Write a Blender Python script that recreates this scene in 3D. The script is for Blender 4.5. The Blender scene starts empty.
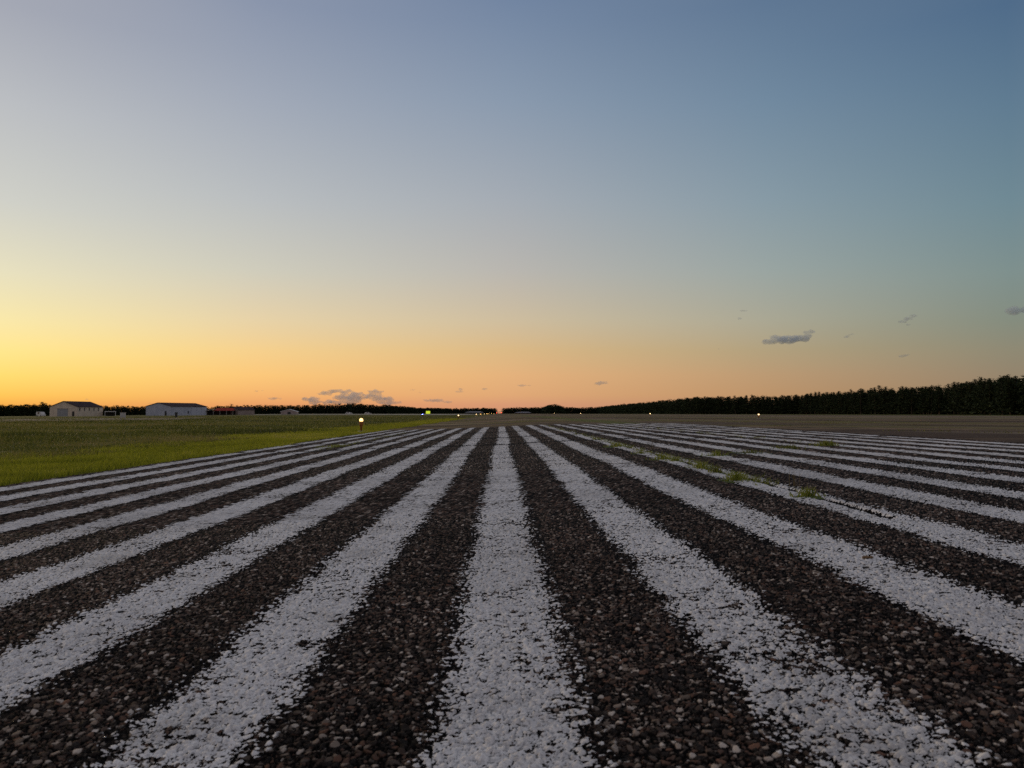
import bpy, math, random
import numpy as np
from mathutils import Vector, Euler, Matrix

random.seed(7)
rng = np.random.default_rng(11)
sc = bpy.context.scene
COL = sc.collection
R = math.radians

# ------------------------------------------------------------------ camera
H = 0.36                       # the camera stands this high above the pavement
F_PX = 760.0
cam_d = bpy.data.cameras.new('camera')
cam = bpy.data.objects.new('camera', cam_d)
COL.objects.link(cam)
sc.camera = cam
cam.location = (0, 0, H)
cam.rotation_euler = Euler((R(90 + 2.224), 0, R(-0.905)), 'XYZ')
cam_d.sensor_width = 36
cam_d.lens = 36 * F_PX / 1024
cam_d.clip_start = 0.02
cam_d.clip_end = 30000
cam_d.dof.use_dof = True
cam_d.dof.focus_distance = 4.5
cam_d.dof.aperture_fstop = 14.0
CM = cam.rotation_euler.to_matrix()


def ray(px, py):
    return (CM @ Vector(((px - 512) / F_PX, -(py - 384) / F_PX, -1))).normalized()


def at_y(px, Y):                # world x of the line of sight px at depth Y
    d = ray(px, 413)
    return d.x / d.y * Y


# ------------------------------------------------------------------ terrain
_n = np.array([-60, -12, -8, -5, -3, -1, 0, 1, 2, 3, 4, 6, 8, 11, 17, 30, 54, 110])
_z = np.array([-.29, -.285, -.27, -.187, -.115, -.045, 0, .052, .105, .14, .165, .19, .21, .25, .255, .12, -.12, -.30])
_xx = np.linspace(-20, 42, 6201)
_zz = np.interp(_xx / (0.3717), _n, _z) * H
_k = np.hanning(61); _k /= _k.sum()
_zz = np.convolve(np.pad(_zz, 30, mode='edge'), _k, mode='valid')


def zf(x, y):
    """height of the graded surface (cross fall of the runway, field falling away to the left)"""
    x = np.asarray(x, float); y = np.asarray(y, float)
    z = np.interp(x, _xx, _zz)
    z = z - 0.008 * np.maximum(0, -x - 0.25 * np.abs(y) - 10)
    return z


def zf1(x, y):
    return float(zf(x, y))


def ground_px(px, py):
    """where the line of sight through a pixel meets the pavement"""
    d = ray(px, py)
    z = 0.0
    for _ in range(12):
        t = (z - H) / d.z
        x, y = d.x * t, d.y * t
        z = zf1(x, y)
    return x, y, z


# ------------------------------------------------------------------ helpers
def tag(o, label=None, cat=None, group=None, kind=None):
    if label: o['label'] = label
    if cat: o['category'] = cat
    if group: o['group'] = group
    if kind: o['kind'] = kind
    return o


def empty(name, loc, rz=0.0):
    o = bpy.data.objects.new(name, None)
    o.empty_display_size = 0.2
    COL.objects.link(o)
    o.location = loc
    o.rotation_euler = (0, 0, rz)
    return o


def np_mesh(name, verts, faces, mat, parent=None, smooth=False, attrs=None):
    """verts (n,3) array, faces (m,3|4) int array"""
    me = bpy.data.meshes.new(name)
    verts = np.ascontiguousarray(verts, dtype=np.float32)
    faces = np.ascontiguousarray(faces, dtype=np.int32)
    k = faces.shape[1]
    me.vertices.add(len(verts)); me.vertices.foreach_set('co', verts.ravel())
    me.loops.add(faces.size); me.loops.foreach_set('vertex_index', faces.ravel())
    me.polygons.add(len(faces))
    me.polygons.foreach_set('loop_start', np.arange(0, faces.size, k, dtype=np.int32))
    try:
        me.polygons.foreach_set('loop_total', np.full(len(faces), k, dtype=np.int32))
    except Exception:
        pass
    me.update(calc_edges=True)
    if smooth:
        me.polygons.foreach_set('use_smooth', np.ones(len(faces), dtype=bool))
    if attrs:
        for an, av in attrs.items():
            a = me.attributes.new(an, 'FLOAT', 'POINT')
            a.data.foreach_set('value', np.ascontiguousarray(av, dtype=np.float32).ravel())
    me.materials.append(mat)
    me.validate()
    o = bpy.data.objects.new(name, me)
    COL.objects.link(o)
    if parent: o.parent = parent
    return o


class MB:
    """collects polygons for ONE mesh object"""
    def __init__(s): s.v = []; s.f = []

    def poly(s, pts):
        b = len(s.v); s.v += [tuple(p) for p in pts]; s.f.append(tuple(range(b, b + len(pts)))); return s

    def box(s, x0, x1, y0, y1, z0, z1):
        b = len(s.v)
        s.v += [(x0, y0, z0), (x1, y0, z0), (x1, y1, z0), (x0, y1, z0), (x0, y0, z1), (x1, y0, z1), (x1, y1, z1), (x0, y1, z1)]
        s.f += [tuple(b + i for i in q) for q in ((0, 3, 2, 1), (4, 5, 6, 7), (0, 1, 5, 4), (1, 2, 6, 5), (2, 3, 7, 6), (3, 0, 4, 7))]
        return s

    def lathe(s, prof, n=16, c=(0, 0)):
        b = len(s.v)
        for r, z in prof:
            for i in range(n):
                a = 2 * math.pi * i / n
                s.v.append((c[0] + r * math.cos(a), c[1] + r * math.sin(a), z))
        for j in range(len(prof) - 1):
            for i in range(n):
                s.f.append((b + j * n + i, b + j * n + (i + 1) % n, b + (j + 1) * n + (i + 1) % n, b + (j + 1) * n + i))
        s.f.append(tuple(b + i for i in range(n))[::-1])
        s.f.append(tuple(b + (len(prof) - 1) * n + i for i in range(n)))
        return s

    def tube(s, p, q, r0, r1, n=7):
        p = Vector(p); q = Vector(q); d = (q - p).normalized()
        u = d.orthogonal().normalized(); w = d.cross(u); b = len(s.v)
        for c, r in ((p, r0), (q, r1)):
            for i in range(n):
                a = 2 * math.pi * i / n
                s.v.append(tuple(c + (u * math.cos(a) + w * math.sin(a)) * r))
        for i in range(n):
            s.f.append((b + i, b + (i + 1) % n, b + n + (i + 1) % n, b + n + i))
        s.f.append(tuple(b + n + i for i in range(n)))
        return s

    def prism(s, outline, y0, y1):
        """outline in (x,z) pushed from y0 to y1"""
        b = len(s.v); n = len(outline)
        s.v += [(x, y0, z) for x, z in outline] + [(x, y1, z) for x, z in outline]
        s.f.append(tuple(range(b, b + n))); s.f.append(tuple(range(b + 2 * n - 1, b + n - 1, -1)))
        for i in range(n):
            j = (i + 1) % n
            s.f.append((b + i, b + n + i, b + n + j, b + j))
        return s

    def build(s, name, mat, parent=None, smooth=False):
        me = bpy.data.meshes.new(name)
        me.from_pydata(s.v, [], s.f); me.materials.append(mat)
        if smooth:
            for p in me.polygons: p.use_smooth = True
        me.validate(); me.update()
        o = bpy.data.objects.new(name, me); COL.objects.link(o)
        if parent: o.parent = parent
        return o


# ------------------------------------------------------------------ materials
class NT:
    def __init__(s, mat):
        s.t = mat.node_tree; s.n = s.t.nodes; s.l = s.t.links

    def node(s, typ, **kw):
        n = s.n.new(typ)
        for k, v in kw.items():
            if k.startswith('i_'):
                n.inputs[int(k[2:]) if k[2:].isdigit() else k[2:]].default_value = v
            else: setattr(n, k, v)
        return n

    def link(s, a, b): s.l.new(a, b)

    def math(s, op, a, b=None, clamp=False):
        n = s.n.new('ShaderNodeMath'); n.operation = op; n.use_clamp = clamp
        for i, v in enumerate((a, b)):
            if v is None: continue
            if isinstance(v, (int, float)): n.inputs[i].default_value = v
            else: s.l.new(v, n.inputs[i])
        return n.outputs[0]

    def ramp(s, fac, stops, interp='LINEAR'):
        n = s.n.new('ShaderNodeValToRGB'); cr = n.color_ramp; cr.interpolation = interp
        while len(cr.elements) < len(stops): cr.elements.new(0.5)
        for e, (p, c) in zip(cr.elements, stops):
            e.position = p; e.color = (*c, 1) if len(c) == 3 else c
        s.l.new(fac, n.inputs[0])
        return n.outputs[0]

    def smooth(s, v, a, b, lo=0.0, hi=1.0):
        n = s.n.new('ShaderNodeMapRange'); n.interpolation_type = 'SMOOTHSTEP'
        s.l.new(v, n.inputs[0])
        for i, x in enumerate((a, b, lo, hi)): n.inputs[i + 1].default_value = x
        return n.outputs[0]

    def mix(s, fac, a, b, mode='MIX'):
        n = s.n.new('ShaderNodeMix'); n.data_type = 'RGBA'; n.blend_type = mode
        for sk, v in ((n.inputs[0], fac), (n.inputs[6], a), (n.inputs[7], b)):
            if isinstance(v, (int, float)): sk.default_value = v
            elif isinstance(v, tuple): sk.default_value = (*v, 1)
            else: s.l.new(v, sk)
        return n.outputs[2]

    def noise(s, vec, scale, detail=3, rough=0.55):
        n = s.n.new('ShaderNodeTexNoise'); n.inputs['Scale'].default_value = scale
        n.inputs['Detail'].default_value = detail; n.inputs['Roughness'].default_value = rough
        if vec is not None: s.l.new(vec, n.inputs['Vector'])
        return n.outputs['Fac']

    def voro(s, vec, scale, feature='F1', out='Distance'):
        n = s.n.new('ShaderNodeTexVoronoi'); n.feature = feature; n.inputs['Scale'].default_value = scale
        s.l.new(vec, n.inputs['Vector']); return n.outputs[out]

    def pos(s): return s.node('ShaderNodeNewGeometry').outputs['Position']

    def attr(s, name): return s.node('ShaderNodeAttribute', attribute_name=name).outputs['Fac']

    def bump(s, h, strength, dist):
        n = s.n.new('ShaderNodeBump'); n.inputs['Strength'].default_value = strength; n.inputs['Distance'].default_value = dist
        s.l.new(h, n.inputs['Height']); return n.outputs[0]


def newmat(name, col=(.5, .5, .5), rough=.7, metal=0.0, spec=.5):
    m = bpy.data.materials.new(name); m.use_nodes = True
    b = m.node_tree.nodes['Principled BSDF']
    b.inputs['Base Color'].default_value = (*col, 1); b.inputs['Roughness'].default_value = rough
    b.inputs['Metallic'].default_value = metal; b.inputs['Specular IOR Level'].default_value = spec
    return m, NT(m), b


def noisy(name, a, b_, scale, rough=.7, metal=0.0, spec=.3, bump=0.0, bdist=.01):
    m, t, b = newmat(name, a, rough, metal, spec)
    tc = t.node('ShaderNodeTexCoord').outputs['Object']
    f = t.smooth(t.noise(tc, scale, 5, .6), .3, .7)
    t.link(t.mix(f, a, b_), b.inputs['Base Color'])
    if bump: t.link(t.bump(t.noise(tc, scale * 4, 4), bump, bdist), b.inputs['Normal'])
    return m


def emis(name, col, strength):
    m, t, b = newmat(name, col, .3)
    b.inputs['Emission Color'].default_value = (*col, 1); b.inputs['Emission Strength'].default_value = strength
    return m


STONE_RAMP = [(0.0, (.006, .005, .005)), (.20, (.010, .008, .008)), (.34, (.032, .022, .019)), (.50, (.090, .060, .046)),
              (.60, (.19, .095, .062)), (.66, (.060, .048, .043)), (.78, (.19, .145, .115)), (.89, (.36, .29, .24)), (1.0, (.70, .62, .55))]

# close pavement: real relief carries attributes 'stone' (random per stone) and 'gap' (0 in the joints)
M_asph, t, b = newmat('exposed_aggregate_asphalt', rough=.9, spec=.04)
P = t.pos(); st = t.attr('stone'); gp = t.attr('gap')
c = t.ramp(st, STONE_RAMP)
c = t.mix(t.smooth(t.noise(P, 900, 2), .35, .75, 0, .35), c, (.16, .14, .125))
c = t.mix(t.smooth(gp, .18, .62), (.004, .0035, .0035), c)
c = t.mix(t.smooth(t.attr('tar'), 0, 1, 0, .72), c, (.009, .008, .008))
big = t.smooth(t.noise(P, 1.3, 4), .35, .7, .72, 1.25)
m_ = t.node('ShaderNodeVectorMath', operation='SCALE'); t.link(c, m_.inputs[0]); t.link(big, m_.inputs['Scale'])
t.link(m_.outputs[0], b.inputs['Base Color'])
t.link(t.bump(t.noise(P, 700, 3), .35, .001), b.inputs['Normal'])

# worn white paint, see-through where it has gone
M_paint, t, b = newmat('worn_white_paint', rough=.8, spec=.10)
P = t.pos(); sx = t.attr('sx'); gp = t.attr('gap'); rnd = t.attr('worn'); hgt = t.attr('relief')
edge = t.math('SUBTRACT', .082, t.math('ABSOLUTE', sx))
edge = t.math('ADD', edge, t.math('MULTIPLY', t.math('SUBTRACT', t.noise(P, 9, 3), .5), .022))
edge = t.math('ADD', edge, t.math('MULTIPLY', t.math('SUBTRACT', t.noise(P, 120, 2), .5), .022))
sol = t.smooth(edge, -.028, .034)                         # 0 outside the line, 1 inside
wear = t.math('MULTIPLY', t.smooth(t.noise(P, 3.1, 5, .65), .44, .66), rnd)
hs = t.math('ADD', t.math('MULTIPLY', t.noise(P, 55, 4, .65), .75), t.math('MULTIPLY', t.noise(P, 7, 3), .25))
holes = t.smooth(hs, .535, .595)
holes = t.math('MULTIPLY', holes, t.math('ADD', .75, t.math('MULTIPLY', wear, .8)))
crk_a = t.attr('tar')
thr = t.math('ADD', t.math('SUBTRACT', 1.02, t.math('MULTIPLY', sol, .93)), t.math('MULTIPLY', wear, .38))
thr = t.math('ADD', thr, t.math('MULTIPLY', holes, .75))
thr = t.math('ADD', thr, t.math('MULTIPLY', crk_a, .5))
cov = t.math('SUBTRACT', hgt, thr)
alpha = t.smooth(cov, -.05, .04)
alpha = t.math('MULTIPLY', alpha, t.smooth(edge, -.030, -.018))
bright = t.noise(P, 60, 4)
c = t.mix(t.smooth(bright, .3, .7), (.68, .66, .66), (.88, .86, .85))
c = t.mix(t.smooth(t.noise(P, 4, 5, .6), .50, .72, 0, .5), c, (.34, .32, .30))
c = t.mix(t.smooth(t.noise(P, .9, 4, .6), .46, .68, 0, .38), c, (.30, .28, .27))
c = t.mix(t.smooth(t.noise(P, 420, 3, .7), .52, .68, 0, .45), c, (.18, .17, .17))
c = t.mix(t.smooth(gp, .02, .30, .72, 0), c, (.10, .095, .095))
c = t.mix(t.smooth(t.noise(P, 170, 2), .5, .68, 0, .45), c, (.24, .23, .23))
t.link(c, b.inputs['Base Color'])
t.link(t.bump(t.noise(P, 450, 3), .3, .001), b.inputs['Normal'])
tr = t.node('ShaderNodeBsdfTransparent'); mx = t.node('ShaderNodeMixShader')
t.link(alpha, mx.inputs[0]); t.link(tr.outputs[0], mx.inputs[1]); t.link(b.outputs[0], mx.inputs[2])
t.link(mx.outputs[0], t.n['Material Output'].inputs['Surface'])

# the same pavement far off / below
M_asph_far, t, b = newmat('worn_asphalt', rough=.95, spec=.04)
P = t.pos()
c = t.ramp(t.noise(P, 60, 3, .7), [(.3, (.022, .018, .017)), (.5, (.045, .037, .033)), (.62, (.08, .068, .06)), (.8, (.17, .15, .135))])
c = t.mix(t.smooth(t.noise(P, .25, 5), .42, .66, 0, .6), c, (.105, .085, .062))
t.link(c, b.inputs['Base Color'])

M_old, t, b = newmat('weathered_brown_pavement', rough=.95, spec=.1)
P = t.pos()
c = t.ramp(t.noise(P, 1.7, 6, .7), [(.28, (.12, .078, .046)), (.5, (.20, .135, .080)), (.72, (.33, .235, .145))])
sep = t.node('ShaderNodeVectorMath', operation='MULTIPLY'); t.link(P, sep.inputs[0]); sep.inputs[1].default_value = (.35, 1, 1)
wob = t.node('ShaderNodeVectorMath', operation='ADD'); t.link(sep.outputs[0], wob.inputs[0])
nz = t.node('ShaderNodeTexNoise'); nz.inputs['Scale'].default_value = .6; t.link(P, nz.inputs['Vector'])
sc_ = t.node('ShaderNodeVectorMath', operation='SCALE'); t.link(nz.outputs['Color'], sc_.inputs[0]); sc_.inputs['Scale'].default_value = 1.6
t.link(sc_.outputs[0], wob.inputs[1])
crk = t.voro(wob.outputs[0], .22, 'DISTANCE_TO_EDGE')
c = t.mix(t.smooth(crk, .0, .045, .85, 0), c, (.030, .034, .016))
st_ = t.node('ShaderNodeVectorMath', operation='MULTIPLY'); t.link(P, st_.inputs[0]); st_.inputs[1].default_value = (.03, .14, 1)
c = t.mix(t.smooth(t.noise(st_.outputs[0], 1.0, 6, .68), .46, .54, 0, .85), c, (.055, .034, .026))
st2 = t.node('ShaderNodeVectorMath', operation='MULTIPLY_ADD'); t.link(P, st2.inputs[0]); st2.inputs[1].default_value = (.010, .045, 1); st2.inputs[2].default_value = (7, 3, 0)
c = t.mix(t.smooth(t.noise(st2.outputs[0], 1.0, 6, .7), .50, .58, 0, .75), c, (.15, .13, .035))
c = t.mix(t.smooth(t.noise(st2.outputs[0], 2.3, 6, .7), .52, .60, 0, .65), c, (.33, .26, .19))
sp3 = t.node('ShaderNodeSeparateXYZ'); t.link(P, sp3.inputs[0])
dx = t.math('ABSOLUTE', t.math('SUBTRACT', sp3.outputs[0], 3.6))
dx = t.math('ADD', dx, t.math('MULTIPLY', t.math('SUBTRACT', t.noise(P, .8, 5, .7), .5), 2.2))
c = t.mix(t.smooth(dx, .35, .8, .85, 0), c, (.11, .125, .028))     # grass overgrowing one joint
t.link(c, b.inputs['Base Color'])

M_field, t, b = newmat('field_grass_soil', rough=1, spec=.05)
P = t.pos()
c = t.ramp(t.noise(P, .35, 7, .68), [(.30, (.050, .050, .016)), (.46, (.085, .088, .024)), (.60, (.15, .145, .040)), (.75, (.24, .20, .085))])
c = t.mix(t.smooth(t.noise(P, 3.0, 5, .7), .45, .7, 0, .7), c, (.060, .068, .018))
t.link(c, b.inputs['Base Color'])

M_conc = noisy('pale_concrete', (.42, .38, .33), (.52, .48, .42), .05, .9)
M_taxi = noisy('tan_taxiway', (.15, .12, .09), (.21, .17, .13), .3, .95)


def blade_mat(name, stops, trans=.45):
    m, t, b = newmat(name, rough=.6, spec=.25)
    a = t.attr('tone'); c = t.ramp(a, stops)
    t.link(c, b.inputs['Base Color'])
    tl = t.node('ShaderNodeBsdfTranslucent'); t.link(c, tl.inputs[0])
    mx = t.node('ShaderNodeMixShader'); mx.inputs[0].default_value = trans
    t.link(b.outputs[0], mx.inputs[1]); t.link(tl.outputs[0], mx.inputs[2])
    t.link(mx.outputs[0], t.n['Material Output'].inputs['Surface'])
    return m


M_grass = blade_mat('mown_grass', [(0, (.20, .22, .018)), (.5, (.34, .36, .030)), (.85, (.44, .42, .05)), (1, (.50, .43, .16))], .6)
M_rough = blade_mat('rough_grass', [(0, (.050, .060, .012)), (.5, (.14, .16, .026)), (.8, (.27, .26, .050)), (1, (.32, .26, .10))], .3)
M_weed = blade_mat('weed_leaf', [(0, (.09, .13, .015)), (.6, (.24, .27, .035)), (1, (.42, .38, .11))], .4)
M_dry = blade_mat('dry_weed', [(0, (.05, .04, .02)), (.6, (.12, .09, .04)), (1, (.24, .19, .09))], .3)

M_needle, t, b = newmat('pine_foliage', rough=.9, spec=.1)
P = t.pos()
t.link(t.mix(t.smooth(t.noise(P, .7, 3), .4, .65), (.020, .030, .014), (.045, .060, .026)), b.inputs['Base Color'])
M_bark = noisy('bark', (.05, .038, .03), (.09, .07, .055), 3, .95)

# ------------------------------------------------------------------ sky
w = bpy.data.worlds.new('World'); sc.world = w; w.use_nodes = True
wt = NT(w); bg = w.node_tree.nodes['Background']


def lin(c):
    return tuple(((v / 255) / 12.92 if v / 255 <= .04045 else ((v / 255 + .055) / 1.055) ** 2.4) for v in c)


# twilight colours seen along a few bearings: (bearing, [(elevation, colour)...]); the sun has set off to the left
ROWS = [0, 100, 200, 270, 320, 350, 375, 395, 405]
SKYCOL = {
    0:    [(162, 166, 178), (185, 188, 192), (205, 206, 198), (228, 222, 190), (246, 230, 168), (254, 229, 142), (254, 219, 114), (252, 198, 90), (242, 172, 78)],
    256:  [(137, 148, 170), (160, 168, 182), (184, 188, 190), (205, 202, 186), (229, 208, 166), (243, 206, 140), (249, 198, 122), (242, 178, 110), (230, 158, 102)],
    512:  [(113, 132, 160), (136, 152, 172), (163, 170, 178), (183, 180, 174), (204, 187, 157), (216, 182, 132), (226, 176, 124), (222, 167, 118), (214, 152, 116)],
    768:  [(94, 118, 146), (112, 136, 158), (134, 153, 164), (152, 163, 160), (168, 165, 146), (175, 158, 125), (185, 152, 115), (186, 146, 106), (182, 138, 104)],
    1016: [(78, 106, 136), (94, 122, 144), (110, 136, 147), (124, 142, 140), (130, 138, 125), (140, 135, 115), (145, 130, 108), (146, 125, 100), (145, 122, 98)],
}
HI = {0: (150, 146, 154), 256: (142, 140, 148), 512: (134, 134, 144), 768: (124, 126, 136), 1016: (116, 120, 130)}
tc = wt.node('ShaderNodeTexCoord').outputs['Generated']
sp = wt.node('ShaderNodeSeparateXYZ'); wt.link(tc, sp.inputs[0])
elev = wt.math('MULTIPLY', wt.math('ARCSINE', sp.outputs[2]), 180 / math.pi)
azim = wt.math('MULTIPLY', wt.math('ARCTAN2', sp.outputs[0], sp.outputs[1]), 180 / math.pi)
ef = wt.math('DIVIDE', wt.math('MAXIMUM', elev, 0.0), 60.0, clamp=True)
ef = wt.math('POWER', ef, 0.5)


def eramp(pairs):
    return wt.ramp(ef, [(math.sqrt(max(0, e) / 60), lin(c)) for e, c in sorted(pairs)])


cols = []
for px, cl in SKYCOL.items():
    d0 = ray(px, 400); az = math.degrees(math.atan2(d0.x, d0.y))
    pr = [(math.degrees(math.asin(ray(px, r).z)), c) for r, c in zip(ROWS, cl)]
    pr.append((0.0, tuple(int(v * .96) for v in cl[-1])))
    pr.append((58, HI[px]))
    cols.append((az, eramp(pr)))
back = eramp([(0, (142, 128, 122)), (6, (158, 142, 138)), (14, (150, 142, 144)), (30, (134, 134, 140)), (58, (128, 128, 136))])
side = eramp([(0, (236, 158, 70)), (5, (250, 205, 110)), (10, (236, 214, 165)), (20, (190, 190, 186)), (32, (156, 158, 168)), (58, (152, 148, 154))])
cols = [(-180, back), (-110, back), (-62, side)] + cols + [(80, back), (180, back)]
cur = cols[0][1]
for (a0, c0), (a1, c1) in zip(cols, cols[1:]):
    f = wt.node('ShaderNodeMapRange'); f.interpolation_type = 'LINEAR'
    wt.link(azim, f.inputs[0])
    f.inputs[1].default_value = a0; f.inputs[2].default_value = a1; f.inputs[3].default_value = 0; f.inputs[4].default_value = 1
    cur = wt.mix(f.outputs[0], cur, c1)
sky = wt.node('ShaderNodeTexSky'); sky.sky_type = 'NISHITA'; sky.sun_disc = False
sky.sun_elevation = R(0.0); sky.sun_rotation = R(-48)
# a little of the physical twilight sky added to the measured colours
add = wt.mix(.012, cur, sky.outputs[0], 'ADD')
wt.link(add, bg.inputs[0]); bg.inputs[1].default_value = 1.0

afterglow_d = bpy.data.lights.new('sun', 'SUN'); sun = bpy.data.objects.new('sun', afterglow_d); COL.objects.link(sun)
afterglow_d.energy = 0.7; afterglow_d.angle = R(10); afterglow_d.color = (1, .74, .42)  # added low warm lamp, brightens upright grass; the real sun is below the horizon
sd = Vector((math.sin(R(-48)) * math.cos(R(4)), math.cos(R(-48)) * math.cos(R(4)), math.sin(R(4))))
sun.rotation_euler = sd.to_track_quat('Z', 'Y').to_euler()

# ------------------------------------------------------------------ ground sheets
def sheet(name, xs, ys, dz, mat, fn=None, **kw):
    xs = np.asarray(xs, float); ys = np.asarray(ys, float)
    X, Y = np.meshgrid(xs, ys)
    if fn: X = fn(X, Y)
    Z = zf(X, Y) + dz
    nx, ny = len(xs), len(ys)
    i = (np.arange(ny - 1)[:, None] * nx + np.arange(nx - 1)[None, :]).ravel()
    f = np.stack([i, i + 1, i + nx + 1, i + nx], 1)
    return np_mesh(name, np.stack([X, Y, Z], -1).reshape(-1, 3), f, mat, smooth=True, **kw)


xs_g = np.concatenate([-np.geomspace(9000, 20, 40), np.linspace(-19, 43, 240), np.geomspace(45, 9000, 40)])
ys_g = np.concatenate([-np.geomspace(3000, 10, 12), np.linspace(-8, 30, 60), np.geomspace(32, 12000, 70)])
tag(sheet('ground', xs_g, ys_g, -.014, M_field), kind='structure')

XL, XR = -3.13, 4.85            # edges of the marked pavement
STRIPE_END = 20.4
far_xs = np.concatenate([np.linspace(XL, 22.5, 120), np.linspace(23, 43, 60), np.linspace(45, 100, 20)])
_edge = {}
def ragged(X, Y):
    # the grass has crept unevenly over the left edge
    u = (X - XL) / (22.5 - XL)
    off = (np.sin(Y * 1.9) * .05 + np.sin(Y * .71 + 1) * .09 + np.sin(Y * 5.3) * .02)
    return X + off * np.clip(1 - u * 30, 0, 1)


tag(sheet('old_pavement', far_xs, np.concatenate([np.linspace(20.6, 60, 160), np.geomspace(62, 1500, 60)]), -.004, M_old, ragged), kind='structure')
tag(sheet('shoulder', np.concatenate([np.linspace(XR - .1, 43, 160), np.linspace(45, 100, 20)]), np.linspace(-6, 20.7, 90), -.006, M_old), kind='structure')

# ------------------------------------------------------------------ the marked pavement with real stones
CELL = 0.0051


def hash2(ix, iy, k):
    n = (ix.astype(np.int64) * 73856093) ^ (iy.astype(np.int64) * 19349663) ^ (k * 83492791)
    n = (n ^ (n >> 13)) * 1274126177
    n = n & 0x7fffffff
    n = (n ^ (n >> 16)) * 668265263 & 0x7fffffff
    return (n & 0xffff) / 65535.0


def stones(x, y):
    """height (0..1), distance to the joint and a random number of the stone under each point"""
    sh = x.shape; x = x.ravel() / CELL; y = y.ravel() / CELL
    out = [np.empty(len(x)) for _ in range(3)]
    for s in range(0, len(x), 200000):
        xx = x[s:s + 200000]; yy = y[s:s + 200000]
        bx = np.floor(xx).astype(np.int64); by = np.floor(yy).astype(np.int64)
        d1 = np.full(len(xx), 9e9); d2 = d1.copy(); idr = np.zeros(len(xx)); hh = np.zeros(len(xx))
        for i in (-1, 0, 1):
            for j in (-1, 0, 1):
                cx = bx + i; cy = by + j
                px = cx + .1 + .8 * hash2(cx, cy, 1); py = cy + .1 + .8 * hash2(cx, cy, 2)
                wgt = hash2(cx, cy, 3) ** 4 * 1.5
                dx = xx - px; dy = yy - py
                el = .9 * (hash2(cx, cy, 4) - .5)
                d = dx * dx * (1 + el) + dy * dy * (1 - el) - wgt
                top = .30 + .6 * hash2(cx, cy, 5) + .30 * wgt + (dx * (hash2(cx, cy, 6) - .5) + dy * (hash2(cx, cy, 7) - .5)) * 1.1
                new = d < d1
                d2 = np.where(new, d1, np.minimum(d2, d))
                d1 = np.where(new, d, d1)
                idr = np.where(new, hash2(cx, cy, 8), idr)
                hh = np.where(new, top, hh)
        g = np.clip(d2 - d1, 0, 1)
        round_ = 1 - np.clip(1 - g * 2.0, 0, 1) ** 1.8
        out[0][s:s + 200000] = hh * round_
        out[1][s:s + 200000] = g
        out[2][s:s + 200000] = idr
    return [o.reshape(sh) for o in out]


def vnoise(x, y, sc_, k):
    x = x / sc_; y = y / sc_
    ix = np.floor(x).astype(np.int64); iy = np.floor(y).astype(np.int64)
    fx = x - ix; fy = y - iy; fx = fx * fx * (3 - 2 * fx); fy = fy * fy * (3 - 2 * fy)
    a = hash2(ix, iy, k); b_ = hash2(ix + 1, iy, k); c_ = hash2(ix, iy + 1, k); d_ = hash2(ix + 1, iy + 1, k)
    return (a * (1 - fx) + b_ * fx) * (1 - fy) + (c_ * (1 - fx) + d_ * fx) * fy


rows = [-4, -2.5, -1.2, -.6, -.3, -.1, .1, .2, .3, .36, .41]
y_ = .45
while y_ < STRIPE_END + .3:
    rows.append(y_); y_ += max(.0017 * (y_ / .7) ** 1.5, .0019 if y_ > .66 else .0030)
rows = np.array(rows)
NC = 1650
u = np.linspace(0, 1, NC)
wl = np.maximum(XL, -(.80 * rows + .45)); wr = np.minimum(XR, .76 * rows + .75)
wl = np.minimum(wl, -.5); wr = np.maximum(wr, .5)
X = np.empty((len(rows), NC))
for r_, (a, b_) in enumerate(zip(wl, wr)):
    ul = .08 if a > XL + .02 else 0.0
    ur = .92 if b_ < XR - .02 else 1.0
    if ul: ul = .08 * min(1, (a - XL) / .5)
    if ur < 1: ur = 1 - .08 * min(1, (XR - b_) / .5)
    X[r_] = np.interp(u, [0, max(ul, 1e-6), min(ur, 1 - 1e-6), 1], [XL, a, b_, XR])
Y = np.repeat(rows[:, None], NC, 1)
hgt, gap, sid = stones(X, Y)
# slow waviness and a few open joints across and along the pavement
low = (vnoise(X, Y, .9, 21) - .5) * .006 + (vnoise(X, Y, .22, 22) - .5) * .0022
crack = np.zeros_like(X)
CR = [(11.2, .20), (8.9, .16), (14.6, .28)]
for cy_, cw in CR:
    line = cy_ + (vnoise(X, Y * 0, .7, 31) - .5) * .16 + (vnoise(X, Y * 0, .11, 32) - .5) * .05 + X * .02
    crack = np.maximum(crack, np.clip(1 - np.abs(Y - line) / cw, 0, 1) * .9)
CX = [(1.17, .022, 2.2, 20), (-2.13, .03, 8, 20), (2.95, .025, 6, 20)]
for cx_, cw, y0_, y1_ in CX:
    line = cx_ + (vnoise(X * 0, Y, .6, 33) - .5) * .05 + (vnoise(X * 0, Y, .07, 34) - .5) * .02
    on = vnoise(X * 0 + cx_ * 9, Y, .35, 35) > .22
    crack = np.maximum(crack, np.clip(1 - np.abs(X - line) / cw, 0, 1) * on * (Y > y0_))
tar = np.clip(crack * 1.3, 0, 1)
lane = np.abs(((X - .0175) / .3717 + .5) % 1 - .5) * .3717 - .081       # distance outside the nearest line
tar = np.maximum(tar, .75 * np.clip(1 - np.abs(lane - .012) / .03, 0, 1) * (.5 + .9 * vnoise(X, Y, .5, 37)) * (Y < 12))
relief = hgt * (1 - crack * .9)
Z = zf(X, Y) + low + relief * .0037 - crack * .010
V = np.stack([X, Y, Z], -1).reshape(-1, 3)
NR = len(rows)
i = (np.arange(NR - 1)[:, None] * NC + np.arange(NC - 1)[None, :])
Fq = np.stack([i, i + 1, i + NC + 1, i + NC], -1).reshape(-1, 4)
gapf = (gap * (1 - crack)).ravel()
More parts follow.
